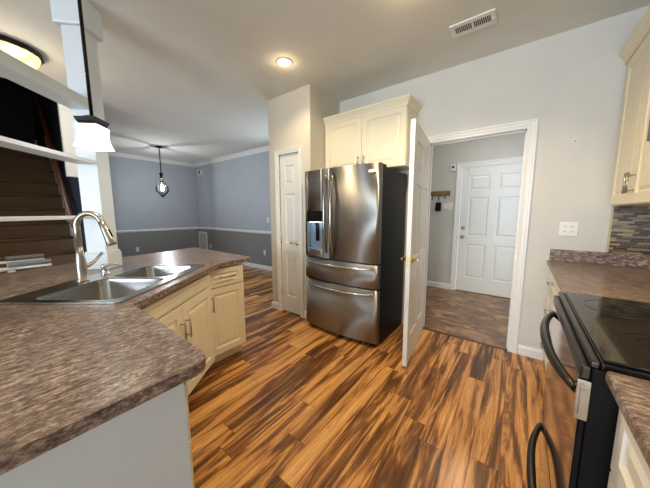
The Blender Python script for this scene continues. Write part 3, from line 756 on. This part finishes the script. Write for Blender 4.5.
# flush light in the stair hall
t = thing('ceiling_light', 'lit amber alabaster flush ceiling light with dark rim in the stair hall', 'ceiling light', (-3.62, -2.68, H))
obj('rim', MB().lathe([(0,-.001),(.215,-.001),(.232,-.015),(.232,-.040),(.212,-.045),(.212,-.03),(0,-.03)], n=12), M['bronze'], t)
obj('glass', MB().lathe([(0,-.175),(.07,-.168),(.14,-.142),(.188,-.095),(.208,-.048),(.208,-.034),(0,-.034)], n=24), M['alabaster'], t)
point('hall_flush_light', (-3.62, -2.68, 2.50), 9, (1, .86, .66), .10)

# recessed lights
def downlight(x, y, lab, pw=30):
    t = thing('recessed_light', lab, 'ceiling light', (x, y, H), 0)
    obj('trim_ring', MB().lathe([(.055,-.0005),(.078,-.0005),(.080,-.004),(.070,-.008),(.056,-.006)], n=28), M['trim'], t)
    obj('lens', MB().lathe([(0,-.0005),(.056,-.0005),(.054,-.005),(.03,-.010),(0,-.012)], n=28), M['can_lamp'], t)
    spot('downlight_beam', (x, y, H-.02), pw, WARM); point('downlight_spill', (x, y, H-.05), pw*.03, (1, .72, .38), .03)
downlight(-1.893, -1.063, 'lit round recessed ceiling light in front of the pantry', 29)
downlight(-.62, -1.25, 'recessed ceiling light over the kitchen floor, above the frame', 84)
downlight(-.62, -2.6, 'added unseen recessed light over the near counter, behind the camera', 16)  # unseen downlight, added to support the lighting
downlight(-1.893, -3.6, 'added unseen recessed light behind the sink area', 8)  # another unseen light added for the overall lighting

# ------------------------------------------------------------------ small fittings
def outlet(name, lab, loc, rz, w=.070, h=.115, kind='outlet', cat='outlet'):
    t = thing(name, lab, cat, loc, rz)
    obj('plate', MB().box(-w/2, w/2, -.006, -.0005, -h/2, h/2), M['plastic_white'], t, .002)
    if kind == 'outlet':
        for dz in (-.024, .024):
            f = obj('socket', MB().box(-.016, .016, -.0075, -.0062, dz-.014, dz+.014), M['plastic_white'], t, .001)
            m = MB().box(-.008, -.005, -.0082, -.0076, dz-.003, dz+.007); m.box(.005, .008, -.0082, -.0076, dz-.003, dz+.007); obj('slot', m, M['dark_hole'], f)
    elif kind == 'switch':
        n = max(1, round(w/.07)-0) if w > .1 else 1
        for i in range(n):
            x = (i-(n-1)/2)*.046; obj('toggle', MB().box(x-.004, x+.004, -.017, -.0062, -.006, .012), M['plastic_white'], t, .001)
    return t
t = thing('outlet', 'white double-gang outlet plate on the wall between doorway and upper cabinet', 'outlet', (.322, 0, 1.186), 0)
obj('plate', MB().box(-.058, .058, -.006, -.0005, -.058, .058), M['plastic_white'], t, .002)
for dx in (-.023, .023):
    for dz in (-.022, .022):
        f = obj('socket', MB().box(dx-.015, dx+.015, -.0078, -.0062, dz-.014, dz+.014), M['plastic_white'], t, .001)
        m = MB().box(dx-.008, dx-.005, -.0088, -.0079, dz-.004, dz+.007); m.box(dx+.005, dx+.008, -.0088, -.0079, dz-.004, dz+.007); obj('slot', m, M['dark_hole'], f)
t = thing('wall_hook', 'tiny white adhesive hook on the wall right of the doorway', 'hook', (.302, 0, 1.892), 0)
obj('backing', MB().box(-.009, .009, -.004, -.0005, -.018, .018), M['plastic_white'], t, .002)
obj('hook', MB().tube([(0,-.004,.004), (0,-.008,-.008), (0,-.014,-.008), (0,-.016,.0)], .0025, 8), M['grey_pad'], t)
outlet('outlet', 'white outlet on the dark lower dining wall nearest the pantry column', (-4.71, .946, .40), 0)
outlet('outlet', 'white outlet on the dark lower dining wall beside the return grille', (-7.10, .946, .37), 0)
outlet('outlet', 'white outlet on the left dining wall above the peninsula counter', (-7.76, -.649, .40), PI/2)
outlet('light_switch', 'white switch plate on the dining wall just left of the pantry column', (-4.56, .946, 1.16), 0, kind='switch', cat='light switch')
t = thing('doorbell_chime', 'small white chime box high on the dining wall near the corner', 'chime', (-7.42, .946, 2.47), 0)
obj('case', MB().box(-.10, .10, -.05, -.0005, -.07, .07), M['plastic_white'], t, .006); obj('grille', MB().box(-.02, .05, -.052, -.0505, -.04, .05), M['dark_hole'], t)
t = thing('return_grille', 'white return air grille low on the dining wall in the corner', 'vent', (-7.51, .946, .50), 0)
m = MB(); m.box(-.24, .24, -.012, -.0005, -.27, -.235); m.box(-.24, .24, -.012, -.0005, .235, .27); m.box(-.24, -.205, -.012, -.0005, -.235, .235); m.box(.205, .24, -.012, -.0005, -.235, .235); obj('frame', m, M['trim'], t, .002)
obj('backing', MB().box(-.205, .205, -.003, -.0005, -.235, .235), M['grey_pad'], t)
m = MB()
for i in range(22): z = -.225+i*.0214; m.box(-.205, .205, -.009, -.0035, z, z+.012)
obj('louvers', m, M['trim'], t)
# ceiling supply vent
t = thing('ceiling_vent', 'white rectangular louvered air vent in the kitchen ceiling', 'vent', (-.396, -.541, H), 0)
VW, VH = .150, .082
m = MB(); m.box(-VW, VW, -VH, -VH*.52, -.010, -.0005); m.box(-VW, VW, VH*.52, VH, -.010, -.0005); m.box(-VW, -VW*.80, -VH*.52, VH*.52, -.010, -.0005); m.box(VW*.80, VW, -VH*.52, VH*.52, -.010, -.0005); m.box(-.008, .008, -VH*.52, VH*.52, -.010, -.0005)
obj('frame', m, M['trim'], t, .003); obj('cavity', MB().box(-VW*.8, VW*.8, -VH*.52, VH*.52, -.0025, -.0005), M['dark_hole'], t)
m = MB()
for i in range(20):
    x = -VW*.78+i*(2*VW*.78/19); m.box(x-.0018, x+.0018, -VH*.52, VH*.52, -.009, -.003)
obj('louvers', m, M['trim'], t)
obj('lever', MB().box(VW*.86, VW*.91, -.004, .012, -.022, -.0105), M['trim'], t)

# foyer wall items
t = thing('door_chime_sensor', 'small white alarm box on the entry wall beside the front door casing', 'sensor', (-.945, 1.841, 2.055), 0)
obj('case', MB().box(-.038, .038, -.03, -.0005, -.052, .052), M['plastic_white'], t, .004); obj('speaker', MB().lathe([(0,0),(.020,0),(.018,-.004),(0,-.004)], (0,-.0305,.008), 20, 'y'), M['dark_hole'], t)
t = thing('key_rack', 'weathered wooden key rack with dark hooks on the entry wall', 'key rack', (-1.185, 1.841, 1.645), 0)
obj('board', MB().box(-.215, .215, -.02, -.0005, -.04, .04), M['board_wood'], t, .003)
HK = (-.165, -.06, .045, .145)
for x in HK: obj('hook', MB().tube([(x,-.02,-.01), (x,-.035,-.02), (x,-.036,-.085), (x,-.048,-.102), (x,-.064,-.095), (x,-.067,-.07)], .005, 8), M['bronze'], t)
bgp = thing('key_pouch', 'black key pouch hanging from a hook of the key rack', 'pouch', (-1.14, 1.79, 1.43), 0)
obj('pouch', MB().box(-.045, .045, -.012, .012, -.085, .065), M['black_matte'], bgp, .010)
obj('loop', MB().tube([(-.012,0,.064), (-.010,0,.12), (0,0,.134), (.010,0,.12), (.012,0,.064)], .003, 8), M['black_matte'], bgp)
outlet('light_switch', 'white switch plate on the entry wall beside the front door, below the key rack', (-.957, 1.841, 1.43), 0, .075, .12, 'switch', 'light switch')
outlet('light_switch', 'cream blank wall plate between key pouch and white switch plate', (-1.045, 1.841, 1.43), 0, .082, .10, 'blank', 'wall plate')

# ------------------------------------------------------------------ stairs
t = thing('staircase', 'brown carpeted staircase rising beyond the peninsula with white skirt board', 'staircase', (-4.40, -2.775, 0))
rise, run = .20, .178
for i in range(12):
    x1 = -i*run; m = MB().box(x1-run-.02, x1, -.57, .590, i*rise, (i+1)*rise) if i == 0 else MB().box(x1-run-.02, x1, -.57, .590, (i)*rise-.05, (i+1)*rise)
    m.tube([(x1+.004, -.57, (i+1)*rise-.018), (x1+.004, .590, (i+1)*rise-.018)], .018, 8)
    obj('step', m, M['carpet'], t)
sk = MB(); n17 = 12
poly = [(0, 0), (0, .20), (-n17*run, n17*rise+.24), (-n17*run, n17*rise-.06), (-.10, 0)]
v1 = [sk.bm.verts.new((x, .591, z)) for x, z in poly]; v2 = [sk.bm.verts.new((x, .6085, z)) for x, z in poly]
sk.bm.faces.new(v1); sk.bm.faces.new(v2[::-1])
for i in range(5): sk.bm.faces.new((v1[i], v1[(i+1)%5], v2[(i+1)%5], v2[i]))
obj('landing', MB().box(-3.355, -12*run-.0205, -.57, .60, 12*rise-.2, 12*rise), M['carpet'], t)
obj('skirt_board', sk, M['trim'], t)
hr = MB(); P = lambda x: (x, .535, -x*rise/run+.98)
hr.tube([P(-.15), P(-2.9)], .032, 10)
for x in (-.5, -1.4, -2.3): q = P(x); hr.tube([q, (x, .609, q[2]-.03)], .008, 8)
obj('handrail', hr, M['rail_wood'], t)

# chair beyond the peninsula: two padded arms show over the counter
t = thing('chair', 'white chair with grey padded arms standing beyond the peninsula counter', 'chair', (-3.53, -2.95, 0), PI/2)
# local x -> world y ; local y -> world -x
for yy in (-.235, .235):
    am = MB().prism([(-.22, yy-.07), (.02, yy-.07), (.14, yy-.018), (.345, yy-.016), (.345, yy+.016), (.14, yy+.018), (.02, yy+.07), (-.22, yy+.07)], .865, .885)
    a_ = obj('arm', am, M['plastic_white'], t, .006)
    obj('arm_pad', MB().tube([(.10, yy, .905), (.345, yy, .905)], .022, 14), M['grey_pad'], a_, .006)
    for xx in (-.18, .12): obj('leg', MB().cyl((xx, yy, 0), (xx, yy, .866), .016, .018), M['plastic_white'], t)
obj('seat', MB().box(-.22, .20, -.218, .218, .56, .61), M['grey_pad'], t, .02)
obj('backrest', MB().box(-.25, -.222, -.218, .218, .62, 1.05), M['plastic_white'], t, .01)

# ------------------------------------------------------------------ small lamps of the place
point('dispenser_glow', (-1.78, -.745, 1.18), .12, (.75, .9, 1), .02)
area('entry_ceiling_light', (-.5, 1.0, H-.03), (-.5, 1.0, 0), .3, .3, 4.5, (1, .95, .88))
